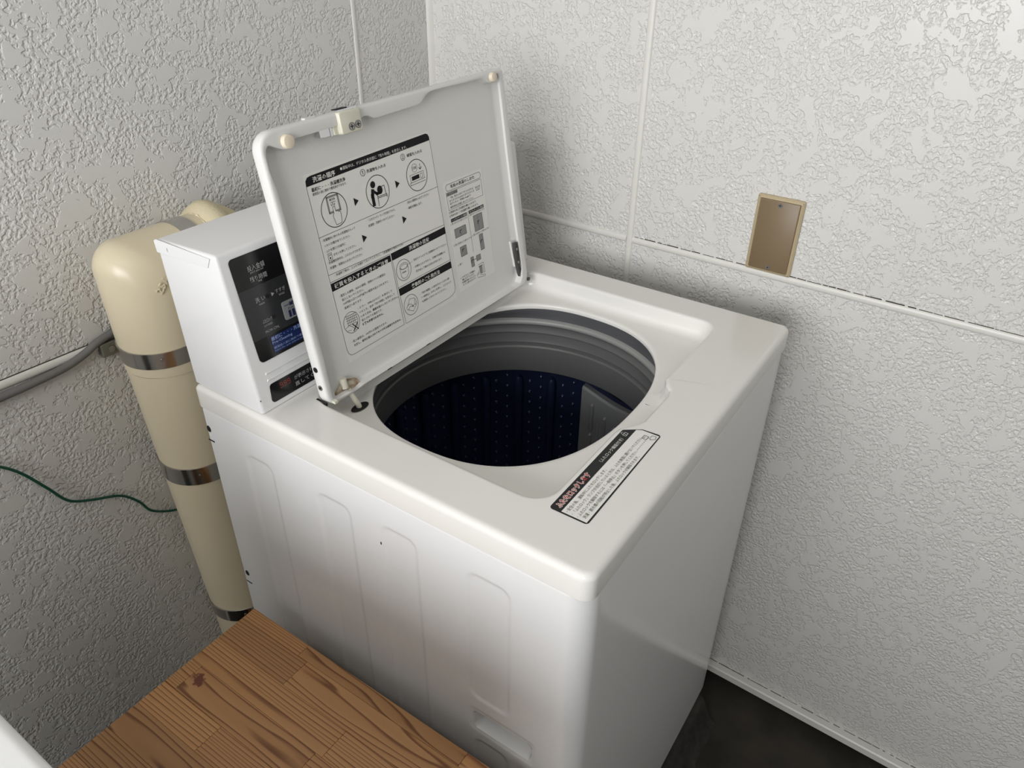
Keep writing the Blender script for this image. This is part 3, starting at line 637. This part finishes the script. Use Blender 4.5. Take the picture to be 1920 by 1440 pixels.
for l in ([(75.7, 75.5), (83.1, 66.5)], [(83.5, 74.5), (75.2, 66.6)]): stroke(g, sf, mm(l), .0012, 'ink', .0005)
flush_text(); o = obj('instruction_sticker', g, lid, smooth=0); o['label'] = 'large white sticker of washing instructions with black headings'

# blanket sticker
g = G()
g.loops([[sf(u, v, n) for u, v in mm([(289.4, 198), (379, 198.2), (377.6, 38.5), (288.4, 37.8)])] for n in (0, .00015)], 'sticker', False, True)
stroke(g, sf, rrect(.2935, .3743, .1848, .1938, .0043, 6), .0005, 'ink', .0003, True); text(g, sf, '毛布の洗濯のしかた', .3036, .1869, .0562, .0053, 'ink', .0004, .012)
stroke(g, sf, mm([(292.6, 183), (374, 183), (374, 159.6), (292.6, 158.6)]), .0004, 'ink', .0003, True); pfill(g, sf, mm([(293, 182.6), (317.5, 182.6), (317.5, 178), (293, 178)]), 'greyink')
T('洗える毛布', 294.6, 178.6, 21.8, 3.2); T('・「洗」表示のあるアクリルまたは', 295.5, 173.4, 57.5, 3.2); T('ポリエステル100%のダブルサイズ', 296.8, 169.3, 58, 3.2); T('以下のもの（質量3.7kg以下）', 297.4, 165, 48.5, 3.2); T('・電気毛布は洗濯しないでください。', 294.4, 160.2, 57.6, 3.2)
T('①洗剤を先に洗濯脱水槽に入れます。', 291.4, 153.6, 64.5, 3.4); T('②毛布を折って洗濯脱水槽に入れます。', 291, 148.6, 69, 3.4)
stroke(g, sf, mm([(359, 175.4), (360.6, 169.8), (367.6, 169.8), (369, 175.4)]), .0006, 'ink'); stroke(g, sf, mm([(359, 175.4), (361, 173.6), (363, 175.2), (365, 173.6), (367, 175.2), (369, 174)]), .0005, 'ink'); T('W', 362.4, 170.8, 3.2, 2.2)
pfill(g, sf, mm([(293.4, 146), (329.9, 146), (329.9, 141.2), (293.4, 141.2)]), 'ink'); pfill(g, sf, mm([(335, 146.4), (371.6, 146.4), (371.6, 141.8), (335, 141.8)]), 'ink')
text(g, sf, 'シングルサイズの場合', .2946, .1419, .0340, .0034, 'sticker', .0005); text(g, sf, 'ダブルサイズの場合', .3366, .1423, .0335, .0034, 'sticker', .0005)
stroke(g, sf, mm([(332.3, 146), (332.2, 85.8)]), .0004, 'ink')
T('1. 長いほうに2つ折りにする', 291.3, 137.2, 38, 3); T('1. 短いほうに2つ折りにする', 334.5, 138.2, 37.5, 3); T('2. 同じ方向に2つ折りにする', 290.1, 106.4, 43, 3); T('2. 同じ方向に2つ折りにする', 334.4, 107.6, 42, 3); T('3. 巻く', 292.4, 76.2, 10.5, 3)
T('4. フチを下にして洗濯脱水', 292.8, 56.1, 35.6, 3); T('槽に立てて入れる', 296.4, 52.3, 28.8, 3); T('（洗濯脱水槽のなかに入り', 295.2, 48.4, 33.4, 3); T('ように巻きなおす）', 296.6, 44.6, 31.2, 3)
for r in ([(297.4, 129.8), (323.4, 129.8), (323.4, 117), (297.4, 117)], [(343.4, 136.2), (364.6, 136.2), (364.6, 112.6), (343.4, 112.6)], [(303.2, 101.4), (317.4, 101.4), (317.4, 87.2), (303.2, 87.2)], [(350.6, 105.8), (359.4, 105.8), (359.4, 82), (350.6, 82)], [(323.2, 79.2), (330, 79.2), (330, 64.6), (323.2, 64.6)], [(336.6, 77.6), (346.8, 77.6), (346.8, 69.6), (336.6, 69.6)]):
    pfill(g, sf, mm(r), 'greyink'); stroke(g, sf, mm(r), .0005, 'ink', .0004, True)
for c in ((310.5, 124), (353.6, 125), (309.5, 96), (354.6, 95.5), (326.4, 73.5)):
    stroke(g, sf, mm([(c[0]-1.8, c[1]-2.2), (c[0]-1.4, c[1]+.9), (c[0]+2.2, c[1]+1.3)]), .0010, 'ink', .0005)
stroke(g, sf, mm([(310.5, 122), (310.5, 117.4)]), .0004, 'ink', .0005); stroke(g, sf, mm([(353.8, 136), (353.8, 113)]), .0003, 'ink', .0005); stroke(g, sf, mm([(331, 73.6), (335.4, 73.8)]), .0008, 'ink')
for l in ([(338, 62.8), (351.6, 62.8), (352.2, 47.5), (349, 47.5), (348.6, 60), (338, 60)], [(332.6, 49.5), (339.4, 53.6)], [(332, 47.4), (339, 50.6)], [(340, 46.8), (352, 43.6), (352, 41)], [(333, 44.8), (350, 41.4)]): stroke(g, sf, mm(l), .0005, 'ink')
pfill(g, sf, mm([(340.2, 59.6), (346.4, 59.6), (346, 47.8), (340.6, 48.6)]), 'greyink'); stroke(g, sf, mm([(340.2, 59.6), (346.4, 59.6), (346, 47.8), (340.6, 48.6)]), .0004, 'ink', .0004, True)
flush_text(); o = obj('blanket_sticker', g, lid, smooth=0); o['label'] = 'narrow white sticker on washing blankets'

# ---- coin box with control panel
BX0, BX1 = .005, .582
prof = [(.4506, .0008), (.4794, .1950), (.5875, .1905), (.5795, .0008)]
me = bpy.data.meshes.new('coin_box'); bm = bmesh.new()
va = [bm.verts.new((BX0, y, z)) for y, z in prof]; vb = [bm.verts.new((BX1, y, z)) for y, z in prof]
bm.faces.new(va); bm.faces.new(vb[::-1])
ed = []
for i in range(4): bm.faces.new((va[i], vb[i], vb[(i+1) % 4], va[(i+1) % 4]))
bm.edges.ensure_lookup_table(); bmesh.ops.recalc_face_normals(bm, faces=bm.faces)
eds = [e for e in bm.edges if not all(abs(v.co.z-.0008) < 1e-4 for v in e.verts)]
bmesh.ops.bevel(bm, geom=eds, offset=.0042, segments=4, profile=.5, affect='EDGES', clamp_overlap=True)
g = G(); bm.verts.index_update(); g.add([v.co[:] for v in bm.verts], [[v.index for v in f.verts] for f in bm.faces], 'enamel'); bm.free()
box = obj('coin_box', g, wm, smooth=40)
g = G()                                             # folded top cap: side flap with a mitred end
for n0, n1 in ((.0001, .0012),):
    g.loops([[(BX0-n, y, z) for y, z in [(.4880, .1905), (.4945, .1785), (.5872, .1748), (.5885, .1885), (.584, .1910)]] for n in (n0, n1)], 'enamel', True, True)
obj('top_cap_flap', g, box, smooth=0)
g = G(); g.box(BX0-.0004, BX0, .4395+.0088, .4410+.0092, .0195, .0212, 'grime'); obj('pin_hole', g, box, smooth=0)
g = G(); g.poly([(BX0-.00125, y, z) for y, z in ((.5650, .1850), (.5658, .1845), (.5658, .1815), (.5640, .1795), (.5648, .1818))], 'grime'); obj('rivet_dimple', g, box, smooth=0)
p0 = Vector((0, .4506, 0)); pv = (Vector((0, .4794, .1950))-p0).normalized(); pn = Vector((0, -pv.z, pv.y))
cf = lambda u, v, n: tuple(p0+Vector((u, 0, 0))+pv*v+pn*n)
g = G(); q = rrect(.0180, .5650, .0608, .1880, .0055, 6); q = [(u+(.0215-.0180)*(1-(v-.0608)/.127)*(1 if u < .3 else 0), v) for u, v in q]
g.loops([[cf(u, v, n) for u, v in q] for n in (.0001, .0010)], 'panelblack', False, True)
pfill(g, cf, mm([(18.6, 149.8), (564.8, 151.2), (564.8, 88.4), (20.6, 88.6)]), 'panelgrey', .0013)
pfill(g, cf, mm([(43.0, 85.6), (205, 85.6), (205, 65), (43.4, 65)]), 'panelblue', .0013)
TP = lambda s, u, v, w, h, k='silverprint', b=0: text(g, cf, s, u/1000, v/1000, w/1000, h/1000, k, .0016, b)
TP('投入金額', 38.4, 167.8, 23.8, 6.6); TP('INPUT AMOUNT', 40.8, 164.9, 18.9, 2.1); TP('残り時間', 38, 155.2, 23.6, 6.4); TP('TIME', 47.6, 152.8, 5.8, 2.1)
TP('洗 い', 37.3, 130.4, 13.4, 6.2); TP('WASH', 40.6, 126.6, 7.8, 2.3); disc(g, cf, (.0547, .1332), .0026, 'black', .0016); TP('すすぎ', 66.4, 131.8, 14.6, 5.2); TP('RINSE', 70.4, 127.8, 8, 2.3)
pfill(g, cf, mm([(60, 135.6), (64.4, 133.4), (60.5, 130.8)]), 'silverprint', .0016); TP('脱水', 92, 131.8, 10, 5.2)
TP('ふたロック', 38.8, 104.2, 13.8, 5); TP('LOCKED', 39.7, 100.2, 12, 2.4); disc(g, cf, (.0557, .1070), .0026, 'black', .0016); TP('MCW-C70L', 39.3, 92.4, 20.2, 3)
g.loops([[cf(u, v, n) for u, v in rrect(.0698, .1080, .0958, .1188, .003, 4)] for n in (.0012, .0018)], 'btngrey', False, True)
text(g, cf, '一時停止', .0725, .1105, .030, .0058, 'navyprint', .0021, .02); text(g, cf, 'PAUSE', .0775, .1076, .020, .0021, 'navyprint', .0021)
pfill(g, cf, mm([(76.5, 106.4), (80, 106.4), (80, 97.8), (76.5, 97.8)]), 'navyprint', .0021); pfill(g, cf, mm([(82, 106.4), (85.5, 106.4), (85.5, 97.8), (82, 97.8)]), 'navyprint', .0021)
TP('最初に・・・洗濯槽洗浄', 43.4, 80.3, 62, 5, 'paleblue', .01); TP('Pre-Cleaning', 43.8, 75.0, 30, 4.4, 'paleblue', .012); TP('硬貨投入前に無料で槽洗浄ができます。', 44.3, 69.6, 74, 3, 'paleblue'); TP('Select the cycle without inserting coins.', 44.4, 66.2, 62, 2, 'paleblue')
flush_text(); o = obj('display_panel', g, box, smooth=0); o['label'] = 'black control panel with silver lettering and a blue notice'
g = G(); q = rrect(.0222, .5650, .0072, .0312, .0045, 6); q = [(u+(.0018 if (u < .3 and v > .019) else 0), v) for u, v in q]
g.loops([[cf(u, v, n) for u, v in q] for n in (.0001, .0008)], 'panelblack', False, True)
def seg9(u, v, w, h):
    for l in ([(u, v), (u+w, v), (u+w, v+h), (u, v+h), (u, v+h/2), (u+w, v+h/2)],): stroke(g, cf, l, .0008, 'redprint', .0012)
for i in range(3): seg9(.0375+i*.0058+.0006, .0208, .0036, .0060)
text(g, cf, 'が表示されたら、電源を入れ', .0602, .0207, .080, .0056, 'silverprint', .0013); text(g, cf, '直してください。', .0592, .0122, .058, .0056, 'silverprint', .0013)
flush_text(); o = obj('notice_panel', g, box, smooth=0); o['label'] = 'black notice strip with red digits 999'
for v in (.0465, .0378):
    g = G(); g.tube([cf(.0238, v-.002, 0), cf(.0245, v, .0006), cf(.5640, v, .0006), cf(.5645, v-.002, 0)], [.0005, .0011, .0011, .0005], 'enamel', 10); obj('pressed_ridge', g, box)

# ------------------------------------------------------------------ plinth under the washer
g = G(); rnd = random.Random(2); n = 60; L = []
for (y, z, j) in ((.58, -.8845, 0), (.004, -.8845, 0), (-.001, -.887, .0008), (-.010, -.912, .0014), (-.022, -.938, .0018), (-.036, -.9495, .002)):
    L.append([(.03+.573*i/n, y+rnd.uniform(-j, j), z+rnd.uniform(-j, j)*.5) for i in range(n+1)])
L.append([(.03+.573*i/n, .58, -.9495) for i in range(n+1)])
g.loops(L, 'mortar', close=False); g.loops([L[0], L[-1]], 'mortar', close=False)
g.poly([l[-1] for l in L], 'mortar'); g.poly([l[0] for l in L], 'mortar')
pt = thing('concrete_plinth', 'rough dark concrete plinth the washing machine stands on', 'plinth', (.31, .28, 0))
obj('plinth_block', g, pt, smooth=30)
# ------------------------------------------------------------------ lagged pipe behind the washer
pp = thing('lagged_pipe', 'cream plastic covered pipe with steel bands bending behind the washing machine', 'pipe', (.090, .725, 0))
PR = .060
pc = lambda z: (.0575-.041*z, .722, z)
ZE = .088; BR = .060
def pvc(z0, z1, r=PR, k='pvc', nm='pipe_cover'):
    g = G(); N_ = max(2, int(abs(z1-z0)/.03)); g.tube([pc(z0+(z1-z0)*i/N_) for i in range(N_+1)], r, k, 56); return obj(nm, g, pp, smooth=50)
pvc(-.949, -.31); pvc(-.31, -.2145, PR+.0004); pvc(-.2145, -.0350, PR+.0002)
cx, cy, _ = pc(.03); g = G(); L = []; re_ = PR+.0012           # elbow cover: two runs meeting in a tight rounded corner
for q in range(64):
    e = re_*math.cos(2*PI*q/64); yy = cy+re_*math.sin(2*PI*q/64); rho = .030+.006*(e/re_); kx, kz = cx-e, ZE+e
    path = [(pc(-.036)[0]-e, yy, -.036), (kx, yy, kz-rho)]
    for i in range(1, 13): t = .5*PI*i/12; path.append((kx+rho*(1-math.cos(t)), yy, kz-rho+rho*math.sin(t)))
    path += [(kx+rho+.012 if kx+rho < cx+.07 else kx+rho+.001, yy, kz), (cx+.105, yy, kz)]
    L.append(path)
L = [[p[i] for p in L] for i in range(len(L[0]))]
g.loops(L, 'pvc'); obj('elbow_cover', g, pp, smooth=50)
def band(z0, z1):
    g = G(); r = PR+.0022
    g.tube([pc(z0), pc(z0+.0004), pc(z1-.0004), pc(z1)], [r-.0015, r, r, r-.0015], 'steel', 56, False)
    a = math.radians(232); c = Vector(pc((z0+z1)/2)); d = Vector((math.cos(a), math.sin(a), 0))
    g.cyl(tuple(c+d*(r-.0002)), d, .0022, .0012, 'screw', 10)
    b = obj('pipe_band', g, pp, smooth=50); b['label'] = 'stainless steel band'
    g = G(); a = math.radians(247); t = Vector((-math.sin(a), math.cos(a), 0)); d = Vector((math.cos(a), math.sin(a), 0)); w = Vector((0, 0, (z1-z0)/2-.0006))
    g.loops([[tuple(c+d*(r+h)+t*s+w*q) for s, q in ((-.0006, -1), (.0006, -1), (.0006, 1), (-.0006, 1))] for h in (-.0003, .0007)], 'steel', True, True)
    obj('band_seam', g, b, smooth=0)
for z0, z1 in ((-.0203, .0045), (-.2300, -.1985), (-.5490, -.5215)): band(z0-.0, z1)
hx = lambda x: (x, cy, ZE)
g = G(); r = PR+.0026; X_ = cx+.048
g.tube([hx(X_), hx(X_+.0004), hx(X_+.0246), hx(X_+.025)], [r-.0015, r, r, r-.0015], 'steel', 56, False); o = obj('pipe_band', g, pp, smooth=50); o['label'] = 'stainless steel band at the elbow'
g = G(); rnd = random.Random(5); L = []                                                    # crinkled end of the cover and the cloth wrap
for i, (x, rr) in enumerate(((X_+.025, .0600), (X_+.032, .0605), (X_+.036, .057), (X_+.040, .0625), (X_+.045, .0575))):
    L.append([(x+.002*math.sin(7*t+i), cy+(rr+rnd.uniform(-.0015, .0015)*(i > 1))*math.cos(t), ZE+(rr+rnd.uniform(-.0015, .0015)*(i > 1))*math.sin(t)) for t in [2*PI*q/56 for q in range(56)]])
g.loops(L, 'pvc', True, True); obj('crinkled_collar', g, pp, smooth=60)
g = G(); L = []
for i, (x, rr) in enumerate(((-.002, .048), (.004, .064), (.011, .0735), (.021, .0775), (.033, .0755), (.042, .0665), (.046, .0635), (.052, .0665), (.062, .061), (.072, .046), (.080, .02))):
    L.append([(X_+.040+x+.004*math.sin(t*2), cy+rr*math.cos(t)*(1+.02*math.sin(3*t+i*.4)), ZE-.001+rr*math.sin(t)*(1+.018*math.sin(4*t+i*.5))-x*.12) for t in [2*PI*q/56 for q in range(56)]])
g.loops(L, 'cloth', True, True); o = obj('cloth_wrap', g, pp, smooth=60); o['label'] = 'lumpy cream cloth tape wrap'
g = G()                                                                                     # raised size mark
r_ = PR+.0012
ft = lambda u, v, n: (cx+(r_+n)*math.cos(math.radians(253)+(u*.62-v*.80)/r_), cy+(r_+n)*math.sin(math.radians(253)+(u*.62-v*.80)/r_), .0855+u*.80+v*.62)
text(g, ft, '25A', 0, 0, .0255, .0095, 'pvc', .0004, 0, .010); flush_text()
gg = G(); gg.v = list(g.v); gg.f = list(g.f); gg.m = list(g.m); gg.keys = list(g.keys)
o = obj('raised_size_mark', gg, pp, smooth=0)

# support bracket of the pipe, cable and wire on the back wall
br = thing('pipe_bracket', 'small grey metal bracket with a screw beside the pipe on the back wall', 'bracket', WL(-.729, 0, H-.0255))
g = G(); g.loops([[WL(a_, -n, z) for a_, z in rrect(-.7420-e, -.7120+e, -.0365-e, -.0155+e, .002, 3)] for n, e in ((.0005, 0), (.010, 0), (.0115, -.0015))], 'bracket', True, True); obj('clamp_body', g, br)
g = G(); g.cyl(WL(-.7285, -.0112, -.0258), -EY, .0048, .002, 'screw', 16); obj('screw', g, br)
def spline(P, n=8):
    P = [Vector(p) for p in P]; out = []
    for i in range(len(P)-1):
        a, b, c, d = P[max(i-1, 0)], P[i], P[i+1], P[min(i+2, len(P)-1)]
        for q in range(n):
            t = q/n; out.append(.5*((2*b)+(c-a)*t+(2*a-5*b+4*c-d)*t*t+(3*b-a-3*c+d)*t**3))
    out.append(P[-1]); return out
g = G(); g.tube(spline([WL(a_, -.0075, z) for a_, z in ((-1.6, -.034), (-1.2, -.033), (-1.0, -.0325), (-.878, -.0315), (-.837, -.0305), (-.794, -.0275), (-.763, -.0195), (-.742, -.0105), (-.718, -.0055), (-.69, -.004), (-.652, -.004))]), .0056, 'cable', 14)
tag(obj('electric_cable', g), 'grey cable running along the joint of the back wall', 'cable')
g = G(); g.tube(spline([WL(a_, -.005, z) for a_, z in ((-1.35, -.07), (-1.10, -.075), (-.98, -.092), (-.935, -.109), (-.911, -.1276), (-.891, -.1525), (-.8685, -.195), (-.8502, -.2301), (-.8219, -.249), (-.7808, -.2693), (-.7573, -.2981), (-.7421, -.3285), (-.7044, -.3535), (-.67, -.355), (-.64, -.352))]), .0021, 'wire', 8)
tag(obj('earth_wire', g), 'thin green wire wandering across the lower back wall', 'wire')

# ------------------------------------------------------------------ pine table between the machines
tt = thing('wooden_table', 'pine table top of glued finger staves beside the washing machine', 'table', (-.197, .255, 0))
ZT, TH = -.345, .026
bx = [-.0310, -.0513, -.0935, -.1350, -.1770, -.2160, -.2570, -.2985, -.3400, -.3620]
joints = [[.400, .1265], [.382, .10], [.3820, .10], [.2672], [.2770, .47, .05], [.3540, .06], [.3985, .18], [.47, .25], [.33, .1], [.2]]
joints[3] = [.4920, .2770]; joints[2] = [.2672]; joints[4] = [.3985, .18]
WIDE = {(3, .492), (0, .4), (0, .127), (1, .382), (5, .513), (4, .18)}
for i in range(len(bx)-1):
    cut = [.5135]+sorted([j for j in joints[i] if 0 < j < .5], reverse=True)+[0.0]
    for a_, b_ in zip(cut[:-1], cut[1:]):
        g = G(); e = .00012; q = rrect(bx[i+1]+e, bx[i]-e, b_+e, a_-e, .0004, 1)
        g.loops([[(x, y, ZT-TH) for x, y in q], [(x, y, ZT-.0004) for x, y in q], [(x+(.0003 if x < (bx[i]+bx[i+1])/2 else -.0003), y+(.0003 if y < (a_+b_)/2 else -.0003), ZT) for x, y in q]], 'woodwide' if (i, round(a_, 3)) in WIDE else 'wood', True, True)
        obj('stave', g, tt, smooth=0)
for (x, y) in ((-.06, .48), (-.335, .48), (-.06, .035), (-.335, .035)):
    g = G(); g.loops([[(a_, b_, z) for a_, b_ in rrect(x-.022, x+.022, y-.022, y+.022, .003, 3)] for z in (-.9495, ZT-TH)], 'wood', True, True); obj('leg', g, tt)
for (x0, x1, q0, q1) in ((-.318, -.078, .471, .489), (-.318, -.078, .026, .044)):
    g = G(); g.box(x0, x1, q0, q1, ZT-TH-.06, ZT-TH, 'wood'); obj('apron', g, tt, smooth=0)

# ------------------------------------------------------------------ neighbouring appliance (only its right top edge is in the frame)
ap = thing('white_appliance', 'white glossy appliance top cut off at the bottom left corner', 'appliance', (-.668, .29, 0))
ac = (-.668, .29)
ao = lambda d: star(rrect(-.968-d, -.368+d, -.05-d, .5475+d, .012), ac, ANG[::6])
g = G(); L = [z3(ao(-.01), -.0334), z3(ao(0), -.0334), z3(ao(0), -.009)]
for i in range(1, 7): a = .5*PI*i/6; L.append(z3(ao(-.008+.008*math.cos(a)), -.008+.008*math.sin(a)))
L.append(z3(ao(-.0095), 0)); g.loops(L, 'appliance', True, True); obj('top_cover', g, ap)
g = G(); g.loops([z3(ao(-.004), -.93), z3(ao(-.004), -.0334)], 'appliance', True, True); obj('cabinet', g, ap)
g = G(); L = []  # box added outside the frame to throw shade on the washer and wall
for x in (-.955, -.385): L.append([(x, y, z) for y, z in [(.425, .001), (.452, .188), (.457, .193), (.548, .191), (.552, .187), (.545, .001)]])
g.loops(L, 'appliance', True, True); obj('unseen_shade_box', g, ap, smooth=20)
for sx in (-.92, -.416):
    for sy in (.03, .49):
        g = G(); g.cyl((sx, sy, -.9495), (0, 0, 1), .02, .022, 'black', 14); obj('foot', g, ap)

for o in bpy.data.objects:
    if 'o' in o: del o['o']
